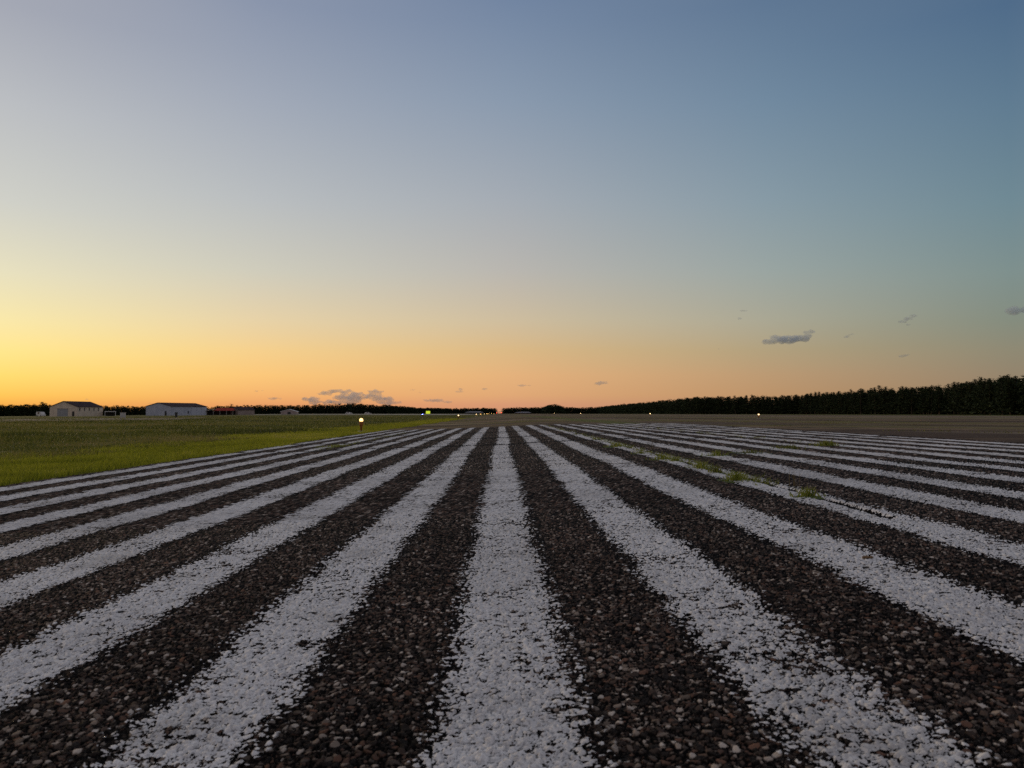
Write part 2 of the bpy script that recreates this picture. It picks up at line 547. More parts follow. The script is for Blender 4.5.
runway = np_mesh('runway', V, Fq, M_asph, smooth=True, attrs={'stone': sid, 'gap': gapf, 'tar': tar})
crk_f = np.clip(crack * 1.2, 0, 1).ravel()
tag(runway, kind='structure')

PITCH, X0 = .3717, .0175
Xf = X.ravel(); relf = relief.ravel()
Vp = V.copy()
fill = np.maximum(relief, .36 + .30 * relief) * (1 - crack) + relief * crack         # the paint has filled the joints part way
Vp[:, 2] += ((fill - relief) * .0037).ravel()
Yr = Y.ravel()
Vp[:, 2] += np.interp(Yr, [0, 1, 4, 20], [.0008, .0008, .002, .004])
inY = (Yr[Fq[:, 0]] < STRIPE_END)
for n in range(-8, 13):
    xc = X0 + n * PITCH
    near = np.abs(Xf - xc) < .126
    sel = near[Fq].all(1) & inY
    f = Fq[sel]
    ids, inv = np.unique(f, return_inverse=True)
    wob = vnoise(Yr[ids] * 0 + n * 3.3, Yr[ids], 1.7, 41) - .5
    wr_ = {1: 1.25, -1: 1.0, 2: .8, 3: .8, 4: 1.2, -2: .9, 0: .8}.get(n, .9)
    o = np_mesh('threshold_stripe', Vp[ids], inv.reshape(f.shape), M_paint, parent=runway, smooth=True,
                attrs={'sx': Xf[ids] - xc + wob * .016 + (Yr[ids] > 8.9) * ((n * 37 % 7) / 7 - .5) * .045 + (Yr[ids] > 11.2) * ((n * 53 % 5) / 5 - .4) * .03, 'gap': gapf[ids], 'relief': relf[ids], 'worn': np.full(len(ids), wr_), 'tar': crk_f[ids]})

# ------------------------------------------------------------------ grass
def blades(name, x, y, h, wdt, lean, mat, seg2=False, z=None, shift=0.0, **kw):
    n = len(x)
    if z is None: z = zf(x, y) - .014
    a = rng.uniform(0, 2 * np.pi, n); la = rng.uniform(0, 2 * np.pi, n)
    ld = lean * h * rng.uniform(.2, 1, n)
    bx, by = np.cos(a) * wdt / 2, np.sin(a) * wdt / 2
    tx, ty = np.cos(la) * ld, np.sin(la) * ld
    p0 = np.stack([x - bx, y - by, z], 1); p1 = np.stack([x + bx, y + by, z], 1)
    m0 = np.stack([x - bx * .7 + tx * .4, y - by * .7 + ty * .4, z + h * .6], 1)
    m1 = np.stack([x + bx * .7 + tx * .4, y + by * .7 + ty * .4, z + h * .6], 1)
    tp = np.stack([x + tx, y + ty, z + h * rng.uniform(.85, 1, n)], 1)
    if seg2:
        v = np.stack([p0, p1, m1, m0, tp], 1).reshape(-1, 3)
        b0 = np.arange(n) * 5
        f = np.concatenate([np.stack([b0, b0 + 1, b0 + 2], 1), np.stack([b0, b0 + 2, b0 + 3], 1), np.stack([b0 + 3, b0 + 2, b0 + 4], 1)])
        k = 5
    else:
        v = np.stack([p0, p1, tp], 1).reshape(-1, 3)
        b0 = np.arange(n) * 3; f = np.stack([b0, b0 + 1, b0 + 2], 1); k = 3
    tone = np.repeat(np.clip(rng.normal(.5, .2, n) + shift, 0, 1), k)
    return np_mesh(name, v, f, mat, attrs={'tone': tone}, **kw)


def add_mat(o, rx, ry):
    """the low mat of moss and soil a tuft grows from, in the same mesh"""
    import bmesh
    me = o.data; bm = bmesh.new(); bm.from_mesh(me)
    lay = bm.verts.layers.float.get('tone')
    n = 18; c = bm.verts.new((0, 0, .004)); c[lay] = .1; ring = []
    for q in range(n):
        a = 2 * math.pi * q / n; k = random.uniform(.75, 1.1)
        v = bm.verts.new((rx * k * math.cos(a), ry * k * math.sin(a), -.002)); v[lay] = random.uniform(0, .2); ring.append(v)
    for q in range(n): bm.faces.new((c, ring[q], ring[(q + 1) % n]))
    bm.to_mesh(me); bm.free()


def strip_pts(n, y0, y1, xa, xb, p=1.6):
    """points denser near the camera; xa, xb functions of y"""
    q = rng.uniform(0, 1, n)
    y = (y0 ** (1 - p) + q * (y1 ** (1 - p) - y0 ** (1 - p))) ** (1 / (1 - p))
    x = xa(y) + rng.uniform(0, 1, n) * (xb(y) - xa(y))
    return x, y


edge_x = lambda y: XL + .03 + np.sin(y * 1.9) * .04 + np.sin(y * .71 + 1) * .07 + np.sin(y * 7.3) * .025
# bright mown strip beside the pavement
x, y = strip_pts(230000, 2.0, 70, lambda y: edge_x(y) - 2.7, edge_x, 1.35)
d_in = edge_x(y) - x
keep = rng.uniform(0, 1, len(x)) < np.clip(.25 + d_in * 5, 0, 1) * np.clip((2.3 + .9 * (vnoise(x, y, .9, 61) - .5) + .5 * (vnoise(x, y, .25, 62) - .5) - d_in) / .7, 0, 1)
x, y = x[keep], y[keep]
clump = vnoise(x, y, .25, 51)
hh = (.035 + .035 * clump) * rng.uniform(.6, 1.2, len(x))
tag(blades('mown_grass', x, y, hh, np.interp(y, [2, 10, 70], [.004, .009, .03]), .8, M_grass, shift=(vnoise(x, y, .5, 63) - .5) * .5 + (vnoise(x, y * .4, 2.0, 64) - .5) * .5), kind='stuff',
    label='bright yellow-green mown grass along the left edge of the runway', cat='grass')
# rougher, darker field behind it
x, y = strip_pts(200000, 3.0, 150, lambda y: -.80 * y - 6, lambda y: edge_x(y) - 1.45, 1.25)
cl = vnoise(x, y, 2.2, 52) * .6 + vnoise(x, y, .6, 53) * .4
keep = cl > .12
x, y, cl = x[keep], y[keep], cl[keep]
hh = (.03 + .09 * np.clip(cl - .30, 0, 1) * 1.6) * rng.uniform(.6, 1.3, len(x))
tag(blades('rough_grass', x, y, hh, np.interp(y, [3, 15, 150], [.006, .02, .12]), .8, M_rough, shift=(vnoise(x * .5, y, 2.6, 65) - .45) * .9 + (vnoise(x, y, .7, 66) - .5) * .5), kind='stuff',
    label='dark olive rough grass covering the field left of the runway', cat='grass')
# grass rooted in the joints of the right-hand pavement and on the shoulder
gx, gy = [], []
for _ in range(170):
    yy = rng.uniform(8, 60); xx = rng.uniform(-2.5, 22)
    if yy < 20.4 and xx < XR: continue
    m = int(rng.integers(15, 70)); gx.append(xx + rng.normal(0, .35, m)); gy.append(yy + rng.normal(0, .08, m))
gx = np.concatenate(gx); gy = np.concatenate(gy)
tag(blades('joint_grass', gx, gy, rng.uniform(.015, .05, len(gx)), np.full(len(gx), .012), 1.0, M_rough, z=zf(gx, gy) - .006), kind='stuff',
    label='thin dark grass rooted in the joints of the old brown pavement', cat='grass')
gx, gy = [], []
for _ in range(230):
    yy = 3.2 * (20 / 3.2) ** rng.uniform(0, 1)
    if rng.uniform() < .6: xx = 1.17 + rng.normal(0, .03)
    elif rng.uniform() < .5: xx = -2.13 + rng.normal(0, .05); yy = rng.uniform(9, 17)
    else: xx = 2.95 + rng.normal(0, .04); yy = rng.uniform(6.5, 16)
    m = int(rng.integers(6, 26)); gx.append(xx + rng.normal(0, .02, m)); gy.append(yy + rng.normal(0, .05, m))
gx = np.concatenate(gx); gy = np.concatenate(gy)
tag(blades('crack_grass', gx, gy, rng.uniform(.008, .036, len(gx)), np.full(len(gx), .004), 1.2, M_weed, z=zf(gx, gy)), kind='stuff',
    label='short sparse grass sprouting along the cracks between the white stripes', cat='grass')

# single weed tufts one can point to: px, py of the base, height m, spread m, blades, label
TUFTS = [
    (808, 497, .050, .045, 90, 'small isolated green tuft nearest the camera, on the cracked white stripe at right'),
    (737, 481, .055, .060, 150, 'green tuft second nearest the camera along the weedy crack right of centre'),
    (716, 473, .050, .045, 90, 'small dark green tuft just behind the second nearest one on the weedy crack'),
    (701, 469, .060, .060, 140, 'leafy green tuft in the middle of the weedy crack, with tall thin stalks'),
    (676, 462, .045, .050, 90, 'low tuft at the right end of the long green clump on the weedy crack'),
    (663, 460, .050, .085, 170, 'longest and brightest green clump on the weedy crack right of centre'),
    (640, 454, .040, .050, 70, 'low sparse tuft between the long clump and the far end of the weedy crack'),
    (616, 447, .055, .090, 120, 'yellow-green clump near the far end of the weedy crack'),
    (718, 456, .055, .090, 120, 'broad low olive tuft one stripe to the right of the weedy crack'),
    (752, 453, .035, .120, 120, 'flat dark mat of weeds on the third stripe right of the weedy crack'),
    (788, 449, .050, .120, 120, 'yellowish weed patch at right between the dark mat and the bright tuft'),
    (826, 446, .065, .100, 160, 'bright green tuft farthest to the right among the white stripes'),
    (338, 447, .045, .190, 200, 'long low green clump across the white stripes on the left side'),
]
for px, py, hh, spd, nb, lab in TUFTS:
    X_, Y_, Z_ = ground_px(px, py)
    spd *= 1.15; r_ = np.minimum(np.abs(rng.normal(0, spd * .5, nb)), spd * .95); a_ = rng.uniform(0, 6.283, nb)
    lx = r_ * np.cos(a_) * 1.25; ly = r_ * np.sin(a_) * 1.5
    h_ = hh * 1.05 * rng.uniform(.35, 1.0, nb) * np.clip(1.15 - r_ / (spd * 1.6), .3, 1)
    o = blades('weed_tuft', lx, ly, h_, rng.uniform(.003, .006, nb) * (1.5 if Y_ > 6 else 1), 1.0,
               M_weed if 'dark' not in lab else M_rough, seg2=True, z=np.zeros(nb) - .002)
    add_mat(o, spd * 1.35, spd * 1.6)
    o.location = (X_, Y_, Z_ + .002)
    tag(o, lab, 'weed', 'weed tufts in the cracks of the pavement')
# fine bent stalks standing over the biggest tuft
for px, py, lab in ((651, 449, 'lone thin dry stalk behind the long green clump on the weedy crack'),
                    (794, 487, 'lone thin dry stalk just behind the nearest green tuft'),
                    (833, 441, 'lone tall dry stalk behind the bright green tuft at far right')):
    X_, Y_, Z_ = ground_px(px, py)
    nb = 9
    o = blades('dry_stalk', rng.normal(0, .012, nb), rng.normal(0, .012, nb), rng.uniform(.06, .10, nb), np.full(nb, .0022), .35, M_dry, seg2=True, z=np.zeros(nb))
    add_mat(o, .03, .03)
    o.location = (X_, Y_, Z_)
    tag(o, lab, 'weed', 'dry stalks on the pavement')

# a curled dead leaf and a scrap of dead weed on the stripes
def leaf(px, py, L, rz, label, mat):
    X_, Y_, Z_ = ground_px(px, py)
    nu, nv = 12, 7
    vs = []
    for i_ in range(nu):
        u_ = i_ / (nu - 1)
        wd = L * .30 * math.sin(math.pi * min(1, u_ * .92 + .06)) ** .8
        for j_ in range(nv):
            v_ = j_ / (nv - 1) * 2 - 1
            vs.append(((u_ - .5) * L, v_ * wd, .004 + .5 * wd * v_ * v_ + .10 * L * (u_ - .5) ** 2 * 2 + .0015 * math.sin(i_ * 2.1 + j_)))
    f = [(a_ * nv + b2, a_ * nv + b2 + 1, (a_ + 1) * nv + b2 + 1, (a_ + 1) * nv + b2) for a_ in range(nu - 1) for b2 in range(nv - 1)]
    o = np_mesh('dead_leaf', np.array(vs), np.array(f), mat, smooth=True)
    md = o.modifiers.new('t', 'SOLIDIFY'); md.thickness = .0006
    o.location = (X_, Y_, Z_ + .002); o.rotation_euler = (0, 0, rz)
    tag(o, label, 'leaf')
M_leaf = noisy('dead_leaf', (.17, .10, .05), (.30, .20, .11), 60, .8)
leaf(868, 561, .028, .3, 'curled tan dead leaf on the white stripe at the right', M_leaf)

# ------------------------------------------------------------------ runway lights
M_orange = noisy('orange_paint', (.34, .12, .03), (.44, .17, .04), 9, .6)
M_metal = noisy('grey_metal', (.25, .25, .26), (.38, .38, .38), 8, .45, .6)
M_dark = noisy('dark_metal', (.03, .03, .03), (.05, .05, .05), 6, .6)
LENS = {'white': emis('lit_lens_white', (1, .60, .22), 3.2), 'amber': emis('lit_lens_amber', (1, .55, .16), 5),
        'far': emis('lit_lens_far', (1, .68, .32), 3.5), 'red': emis('lit_lens_red', (1, .035, .02), 7), 'blue': emis('lit_lens_blue', (.1, .15, 1), 30)}


def edge_light(x, y, lens, label, group, s=1.0, body=None):
    z = zf1(x, y) - .014
    r = empty('edge_light', (x, y, z))
    tag(r, label, 'light', group)
    k = s
    MB().lathe([(.12 * k, 0), (.12 * k, .02 * k), (.10 * k, .035 * k)], 18).build('base_plate', M_metal, r)
    MB().lathe([(.024 * k, .03 * k), (.024 * k, .12 * k), (.034 * k, .125 * k), (.034 * k, .15 * k)], 14).build('stem', body or M_orange, r, True)
    MB().lathe([(.035 * k, .15 * k), (.050 * k, .20 * k), (.055 * k, .255 * k), (.055 * k, .275 * k)], 18).build('housing', body or M_orange, r, True)
    MB().lathe([(.040 * k, .276 * k), (.046 * k, .30 * k), (.044 * k, .32 * k), (.030 * k, .345 * k), (.008 * k, .355 * k)], 18).build('lens', lens, r, True)
    return r


NAMES = ['nearest lit edge light on an orange base in the grass left of the runway',
         'second nearest lit edge light on the left side of the runway',
         'third lit edge light away on the left side of the runway',
         'fourth lit edge light away on the left, small and yellow',
         'fifth lit edge light away on the left, very small and yellow',
         'sixth and farthest lit edge light one can make out on the left']
for k, D in enumerate([19.2, 64, 112, 137, 172, 210]):
    s_ = 1.0 if k < 2 else 1.15
    edge_light(-3.49, D, [LENS['white'], LENS['far'], LENS['far'], LENS['amber'], LENS['far'], LENS['amber']][k], NAMES[k], 'edge lights left of the runway', s_)
NAMES = ['nearest white edge light on the right side, before the tree line',
         'second white edge light on the right side of the runway',
         'third white edge light on the right side of the runway',
         'fourth and farthest white edge light on the right of the runway']
for k, D in enumerate([58.5, 101, 188, 280]):
    edge_light(20.0, D, [LENS['far'], LENS['far'], LENS['far'], LENS['far']][k], NAMES[k], 'edge lights right of the runway', 1.1 + k * .2)
for k, (px, lab) in enumerate([(496.6, 'left red light at the far end of the runway'), (501.2, 'right red light at the far end of the runway')]):
    edge_light(at_y(px, 420), 420, LENS['red'], lab, 'red lights at the runway end', 2.6)
for k, (px, c_) in enumerate([(486.5, 'first'), (489, 'second'), (491.5, 'third'), (494, 'fourth')]):
    edge_light(at_y(px, 400), 400, LENS['amber'], '%s pale amber light from the left in the row before the runway end' % c_, 'amber lights near the runway end', 1.6)

# lit guidance sign and the small blue light beside it
def at_px(px, D): return at_y(px, D), D


sx_, sy_ = at_px(428, 112)
sg = empty('guidance_sign', (sx_, sy_, zf1(sx_, sy_) - .02), R(6))
tag(sg, 'small lit yellow-green guidance sign in the grass left of the runway', 'sign')
MB().box(-.33, .33, -.06, .06, .42, .88).build('cabinet', M_dark, sg)
MB().box(-.30, .30, -.068, -.0605, .45, .85).build('panel', emis('lit_sign_panel', (.62, .75, .04), .8), sg)
for s_ in (-.25, .25): MB().box(s_ - .02, s_ + .02, -.02, .02, 0, .42).build('leg', M_metal, sg)
bx_, by_ = at_px(422.5, 118)
edge_light(bx_, by_, LENS['blue'], 'small blue taxiway light just left of the lit yellow-green sign', None, 1.1)

# box on posts in the left field, dark post by the white hangar
ex, ey = at_px(123, 54)
e = empty('equipment_box', (ex, ey, zf1(ex, ey) - .03), R(20))
tag(e, 'pale grey box on two thin posts in the field right of the tan hangar', 'equipment box')
MB().box(-.17, .17, -.10, .10, .24, .58).build('cabinet', noisy('pale_cabinet', (.42, .42, .42), (.55, .55, .55), 4), e)
MB().box(-.19, .19, -.12, .12, .582, .60).build('lid', M_metal, e)
for s_ in (-.12, .12): MB().box(s_ - .015, s_ + .015, -.015, .015, 0, .24).build('leg', M_metal, e)
ex, ey = at_px(176.2, 105)
e = empty('marker_post', (ex, ey, zf1(ex, ey) - .03))
tag(e, 'short dark post in the field in front of the pale blue hangar', 'post')
MB().box(-.14, .14, -.08, .08, .0, .55).build('post', M_dark, e)
MB().box(-.17, .17, -.10, .10, .552, .72).build('cap', M_dark, e)

# ------------------------------------------------------------------ buildings
def clad(name, a, b_, ribs=3.0):
    m, t, b = newmat(name, a, .55, .0, .4)
    tc = t.node('ShaderNodeTexCoord').outputs['Object']
    wv = t.node('ShaderNodeTexWave'); wv.inputs['Scale'].default_value = ribs; wv.bands_direction = 'DIAGONAL'
    t.link(tc, wv.inputs[0])
    c = t.mix(t.smooth(t.noise(tc, .6, 5), .35, .7), a, b_)
    t.link(t.mix(.12, c, wv.outputs['Color'], 'MULTIPLY'), b.inputs['Base Color'])
    t.link(t.bump(wv.outputs['Fac'], .4, .03), b.inputs['Normal'])
    return m


M_tan = clad('tan_cladding', (.66, .56, .46), (.76, .66, .54))
M_blue = clad('pale_blue_cladding', (.42, .46, .58), (.52, .56, .68))
M_roofd = clad('dark_roof', (.050, .034, .040), (.075, .050, .056))
M_roofd.node_tree.nodes['Principled BSDF'].inputs['Roughness'].default_value = .95
M_roofd.node_tree.nodes['Principled BSDF'].inputs['Specular IOR Level'].default_value = .1
M_redroof = clad('red_roof', (.55, .08, .07), (.66, .12, .10))
M_rdoor = noisy('roller_door', (.28, .29, .32), (.36, .37, .40), 2)
M_glass, _, _ = newmat('dark_window_glass', (.02, .022, .028), .08, 0, .6)
M_wht = noisy('white_trim', (.62, .62, .62), (.75, .75, .75), 3)
M_slide = noisy('pale_blue_door', (.46, .50, .62), (.54, .58, .70), 2)
M_pink = clad('pinkish_cladding', (.30, .24, .23), (.38, .31, .30))


def hangar(name, label, px_corner, D, W, L, eave, ridge, phi, wall_m, roof_m, door=None, windows=(), side_doors=(), slides=(), cat='building'):
    """local frame: x along the gable end (0..-W), y along the long side; the near corner is the origin"""
    x, y = at_px(px_corner, D)
    z = zf1(x, y) - .1
    vdir = math.atan2(y, x)                      # direction of view on plan
    rt = vdir - math.pi / 2                      # to the right
    # side wall direction = right*sin(phi)+forward*cos(phi)
    sdx = math.cos(rt) * math.sin(phi) + math.cos(vdir) * math.cos(phi)
    sdy = math.sin(rt) * math.sin(phi) + math.sin(vdir) * math.cos(phi)
    ang = math.atan2(sdy, sdx) - math.pi / 2
    r = empty(name, (x, y, z), ang)
    tag(r, label, cat)
    ol = [(-W, 0), (0, 0), (0, eave), (-W / 2, ridge), (-W, eave)]
    w_ = MB().prism(ol, 0, L).build('wall', wall_m, r)
    ov = .35; th = .14
    s_ = (ridge - eave) / (W / 2)
    rf = MB()
    for sg_ in (1, -1):
        cx = -W / 2
        o_ = [(cx, ridge + .02), (cx + sg_ * (W / 2 + ov), eave - s_ * ov + .02), (cx + sg_ * (W / 2 + ov), eave - s_ * ov + .02 + th), (cx, ridge + .02 + th)]
        if sg_ < 0: o_ = o_[::-1]
        rf.prism(o_, -ov, L + ov)
    rf.build('roof', roof_m, r)
    if door:
        d0, d1, dh = door
        dm = MB().box(d0, d1, -.06, .02, 0, dh).build('roller_door', M_rdoor, r)
        MB().box(d0 - .12, d1 + .12, -.09, .01, dh + .002, dh + .16).build('frame', M_dark, dm)
    for (y0, y1, z0, z1) in windows:
        wn = MB().box(.004, .05, y0, y1, z0, z1).build('window', M_glass, r)
        MB().box(.006, .09, y0 - .08, y1 + .08, z0 - .12, z0 - .003).build('sill', M_wht, wn)
    for (y0, y1) in slides:
        MB().box(.004, .10, y0, y1, .05, eave - .4).build('sliding_door', M_slide, r)
    for (x0, x1, zh) in side_doors:
        dd = MB().box(x0, x1, -.05, .02, 0, zh).build('door', M_dark, r)
        MB().box(x0 + .1, x0 + .16, -.09, -.052, zh * .45, zh * .5).build('handle', M_metal, dd)
    return r


hangar('hangar', 'tan gabled hangar with a dark roof and roller door, farthest left building', 77.2, 330, 12.6, 17.6, 4.2, 6.5, R(35), M_tan, M_roofd,
       door=(-9.1, -4.3, 3.2), windows=[(k * 3.2 + 1.3, k * 3.2 + 2.0, 2.5, 3.8) for k in range(5)], side_doors=[(-2.3, -1.3, 2.2)])
hangar('hangar', 'long pale blue metal hangar with a low dark roof left of the red roof', 170.5, 350, 14.0, 24.0, 4.3, 5.9, R(42), M_blue, M_roofd,
         windows=[(11.0, 11.7, 1.0, 2.2)], side_doors=[(-3.2, -2.2, 2.1)], slides=[(13.5, 16.6), (16.9, 20.0), (20.3, 23.4)])
# open-fronted red-roofed shed with a gabled annex
x, y = at_px(206, 372); z = zf1(x, y) - .1
r = empty('open_shed', (x, y, z), math.atan2(y, x) - math.pi / 2)
tag(r, 'low open-fronted shed with a red roof right of the pale blue hangar', 'shed')
MB().box(0, 13, 7.6, 8, 0, 2.3).build('back_wall', M_dark, r)
MB().prism([(-.6, 2.35), (4, 2.7), (4, 2.85), (-.6, 2.5)], -.4, 8.2).build('awning', M_wht, r)
MB().prism([(3.7, 2.3), (13, 2.3), (13, 2.45), (12.4, 3.6), (5.2, 3.6), (3.7, 2.45)], 0, 7).build('roof', M_redroof, r)
for k in range(5): MB().box(.2 + k * 3, .4 + k * 3, .1, .3, 0, 2.3).build('post', M_metal, r)
hangar('small_hangar', 'small pinkish gabled building at the right end of the red roof', 238, 378, 7.0, 9, 2.6, 3.9, R(60), M_pink, M_roofd,
       side_doors=[(-4.5, -2.5, 2.0)])
# carport right of the tan hangar
x, y = at_px(104.5, 345); z = zf1(x, y) - .1
r = empty('carport', (x, y, z), math.atan2(y, x) - math.pi / 2)
tag(r, 'low carport with a flat white roof beside the tan hangar', 'carport')
MB().box(0, 4.6, 0, 5, 1.95, 2.25).build('roof', M_wht, r)
MB().box(.1, 4.2, 4.6, 4.9, 0, 1.94).build('back_wall', M_dark, r)
for a_ in (.1, 4.3):
    for b2 in (.1, 4.2): MB().box(a_, a_ + .2, b2, b2 + .2, 0, 1.95).build('post', M_wht, r)
# white-roofed hut
hangar('hut', 'small hut with a pale gabled roof standing alone on the pale apron', 297, 430, 8.8, 7, 1.6, 2.9, R(6), M_pink, M_wht, side_doors=[(-5.2, -3.4, 1.5)])
# far hangars under the trees
for px0, px1, D, hh, lab in ((465, 483, 1050, 3.6, 'low pale blue roof far off under the trees left of the runway end'),
                             (515, 531, 1150, 3.2, 'low pale blue roof far off under the trees right of the runway end')):
    x0, y0 = at_px(px0, D); x1, _ = at_px(px1, D)
    r = empty('far_hangar', (x0, y0, zf1(x0, y0) - .2)); tag(r, lab, 'building', 'far low hangars by the runway end')
    MB().box(0, x1 - x0, 0, 12, 0, hh * .55).build('wall', M_dark, r)
    MB().prism([(-1, hh * .56), (x1 - x0 + 1, hh * .56), (x1 - x0 - 4, hh), (6, hh)], -1, 13).build('roof', M_blue, r)

# vehicles, a few pixels long
def car(px, D, label, L=4.4, paint=M_wht, van=False, rz=0.0):
    x, y = at_px(px, D)
    r = empty('parked_van' if van else 'parked_car', (x, y, zf1(x, y)), rz)
    tag(r, label, 'van' if van else 'car')
    hb, ht = (1.05, 2.0) if van else (.85, 1.42)
    if van:
        pr = [(-L / 2, .3), (L / 2, .3), (L / 2, .95), (L * .36, 1.1), (L * .26, 1.95), (-L * .46, 2.0), (-L / 2, 1.8)]
    else:
        pr = [(-L / 2, .3), (L / 2, .3), (L / 2, .75), (L * .2, .9), (L * .08, 1.4), (-L * .28, 1.42), (-L * .42, .95), (-L / 2, .88)]
    MB().prism(pr, -.85, .85).build('body', paint, r)
    MB().box(-L * .25, L * .06, -.865, -.852, hb, ht - .12).build('window', M_glass, r)
    for a_ in (-L * .32, L * .32):
        for s_ in (-.86, .74):
            wv = []
            m_b = MB(); n = 14
            m_b.prism([(a_ + .33 * math.cos(q * 2 * math.pi / n), .33 + .33 * math.sin(q * 2 * math.pi / n)) for q in range(n)], s_, s_ + .12)
            m_b.build('wheel', M_dark, r)
    return r


car(41, 320, 'small pale van parked at the far left before the trees', 3.6, M_wht, True, R(-25))
car(349, 520, 'small white car parked on the pale apron, left of two', 4.4, M_wht, False, 0)
car(368, 520, 'small white car parked on the pale apron, right of two', 4.4, M_wht, False, R(12))

# pale apron and tan taxiway on the left
def quad_sheet(name, pts, dz, mat, n=24):
    """pts: 4 corners (x,y) near-left, near-right, far-right, far-left"""
    u = np.linspace(0, 1, n); U, Vv = np.meshgrid(u, u)
    p = [np.array(q, float) for q in pts]
    P_ = ((1 - U)[..., None] * p[0] + U[..., None] * p[1]) * (1 - Vv)[..., None] + ((1 - U)[..., None] * p[3] + U[..., None] * p[2]) * Vv[..., None]
    Z_ = zf(P_[..., 0], P_[..., 1]) + dz
    V_ = np.concatenate([P_, Z_[..., None]], -1).reshape(-1, 3)
    i_ = (np.arange(n - 1)[:, None] * n + np.arange(n - 1)[None, :]).ravel()
    return tag(np_mesh(name, V_, np.stack([i_, i_ + 1, i_ + n + 1, i_ + n], 1), mat), kind='structure')


quad_sheet('apron', [(at_y(244, 395), 395), (-14, 300), (-14, 640), (at_y(232, 640), 640)], .01, M_conc)
quad_sheet('taxiway', [(-120, 52), (-24, 56), (-36, 96), (-150, 112)], .006, M_taxi)

# ------------------------------------------------------------------ trees
def pine_mesh(k, h=13.0, clumps=120, fat=1.25, low=None):
    rr = random.Random(100 + k)
    tr = MB()
    lean = (rr.uniform(-.3, .3), rr.uniform(-.3, .3))
    pts = [(0, 0, 0), (lean[0] * .3, lean[1] * .3, h * .35), (lean[0], lean[1], h * .7), (lean[0] * 1.2, lean[1] * 1.2, h * .97)]
    rad = [.22, .17, .10, .03]
    for a_, b2, ra, rb in zip(pts, pts[1:], rad, rad[1:]): tr.tube(a_, b2, ra, rb, 6)
    vs, fs = [], []
    base = (low if low is not None else rr.uniform(.06, .16)) * h
    wmax = rr.uniform(1.9, 2.7)
    for c_ in range(clumps):
        q = (c_ + rr.random()) / clumps
        z_ = base + (h - base) * q
        prof = wmax * (1 - q) ** .75 * (.75 + .35 * math.sin(q * 19 + k)) + .25
        if rr.random() < .12: prof *= 1.35
        an = rr.uniform(0, 6.283); rd = prof * rr.uniform(.35, 1)
        cx, cy = lean[0] * q + rd * math.cos(an), lean[1] * q + rd * math.sin(an)
        if c_ % 4 == 0 and q < .9: tr.tube((lean[0] * q, lean[1] * q, z_ - rd * .15), (cx, cy, z_), .045, .012, 4)
        sz = (.35 + .45 * (1 - q)) * fat
        for _ in range(11):
            v0 = Vector((cx, cy, z_)) + Vector((rr.gauss(0, .5), rr.gauss(0, .5), rr.gauss(0, .28))) * sz * 1.3
            d1 = Vector((rr.gauss(0, 1), rr.gauss(0, 1), rr.gauss(0, .5))).normalized() * sz * rr.uniform(.5, 1)
            d2 = Vector((rr.gauss(0, 1), rr.gauss(0, 1), rr.gauss(0, .6))).normalized() * sz * rr.uniform(.3, .7)
            b0 = len(vs); vs += [tuple(v0 - d1 * .5), tuple(v0 + d2 * .5), tuple(v0 + d1 * .5), tuple(v0 - d2 * .4)]
            fs.append((b0, b0 + 1, b0 + 2, b0 + 3))
    # leader at the tip
    top = Vector((lean[0] * 1.2, lean[1] * 1.2, h))
    for _ in range(14):
        a_ = rr.uniform(0, 6.283); q = rr.random()
        v0 = top - Vector((0, 0, q * 1.6)); d1 = Vector((math.cos(a_), math.sin(a_), .5)) * (.15 + q * .5)
        b0 = len(vs); vs += [tuple(v0), tuple(v0 + d1), tuple(v0 + Vector((0, 0, .45)))]
        fs.append((b0, b0 + 1, b0 + 2))
    cr = MB(); cr.v = vs; cr.f = fs
    return tr, cr


protos = []
for k in range(5):
    tr, cr = pine_mesh(k)
    protos.append((tr, cr))
tree_meshes = []
# the edge of the wood beyond the right side: (bearing px, distance)
LINE = [(1130, 190), (1080, 210), (1015, 234), (985, 272), (950, 315), (890, 362), (830, 440), (800, 490), (740, 530), (700, 560), (660, 720), (645, 820), (600, 1350)]
pl = [(at_y(a, d), d) for a, d in LINE]
def walk(pl, step):
    out = []; acc = 0
    for (x0, y0), (x1, y1) in zip(pl, pl[1:]):
        L = math.hypot(x1 - x0, y1 - y0); s_ = acc
        while s_ < L:
            u_ = s_ / L; out.append((x0 + (x1 - x0) * u_, y0 + (y1 - y0) * u_)); s_ += step
        acc = s_ - L
    return out


TREE_LABEL = 'dark pine in the long tree line beyond the right side of the runway'
first = {}
front = [p for p in walk(pl, 2.6) if p[1] < 600][:250]
for k, (x, y) in enumerate(front):
    v = k % 5 if k < 5 else random.randrange(5)
    jx, jy = random.uniform(-1.3, 2.2), random.uniform(-1.5, 1.5)
    s_ = random.uniform(.88, 1.04) * (1 + .035 * math.sin(k * .19) + .03 * math.sin(k * .53 + 1))
    if v not in first:
        root = empty('pine_tree', (0, 0, 0))
        protos[v][0].build('trunk', M_bark, root); protos[v][1].build('crown', M_needle, root)
        first[v] = root
    else:
        src = first[v]; root = src.copy(); COL.objects.link(root)
        for ch in src.children:
            c_ = ch.copy(); COL.objects.link(c_); c_.parent = root
    root.location = (x + jx, y + jy, zf1(x, y) - .1)
    root.rotation_euler = (0, 0, random.uniform(0, 6.28)); root.scale = (s_ * random.uniform(1.15, 1.5), s_ * random.uniform(1.15, 1.5), s_)
    tag(root, TREE_LABEL, 'tree', 'pines of the right-hand tree line')


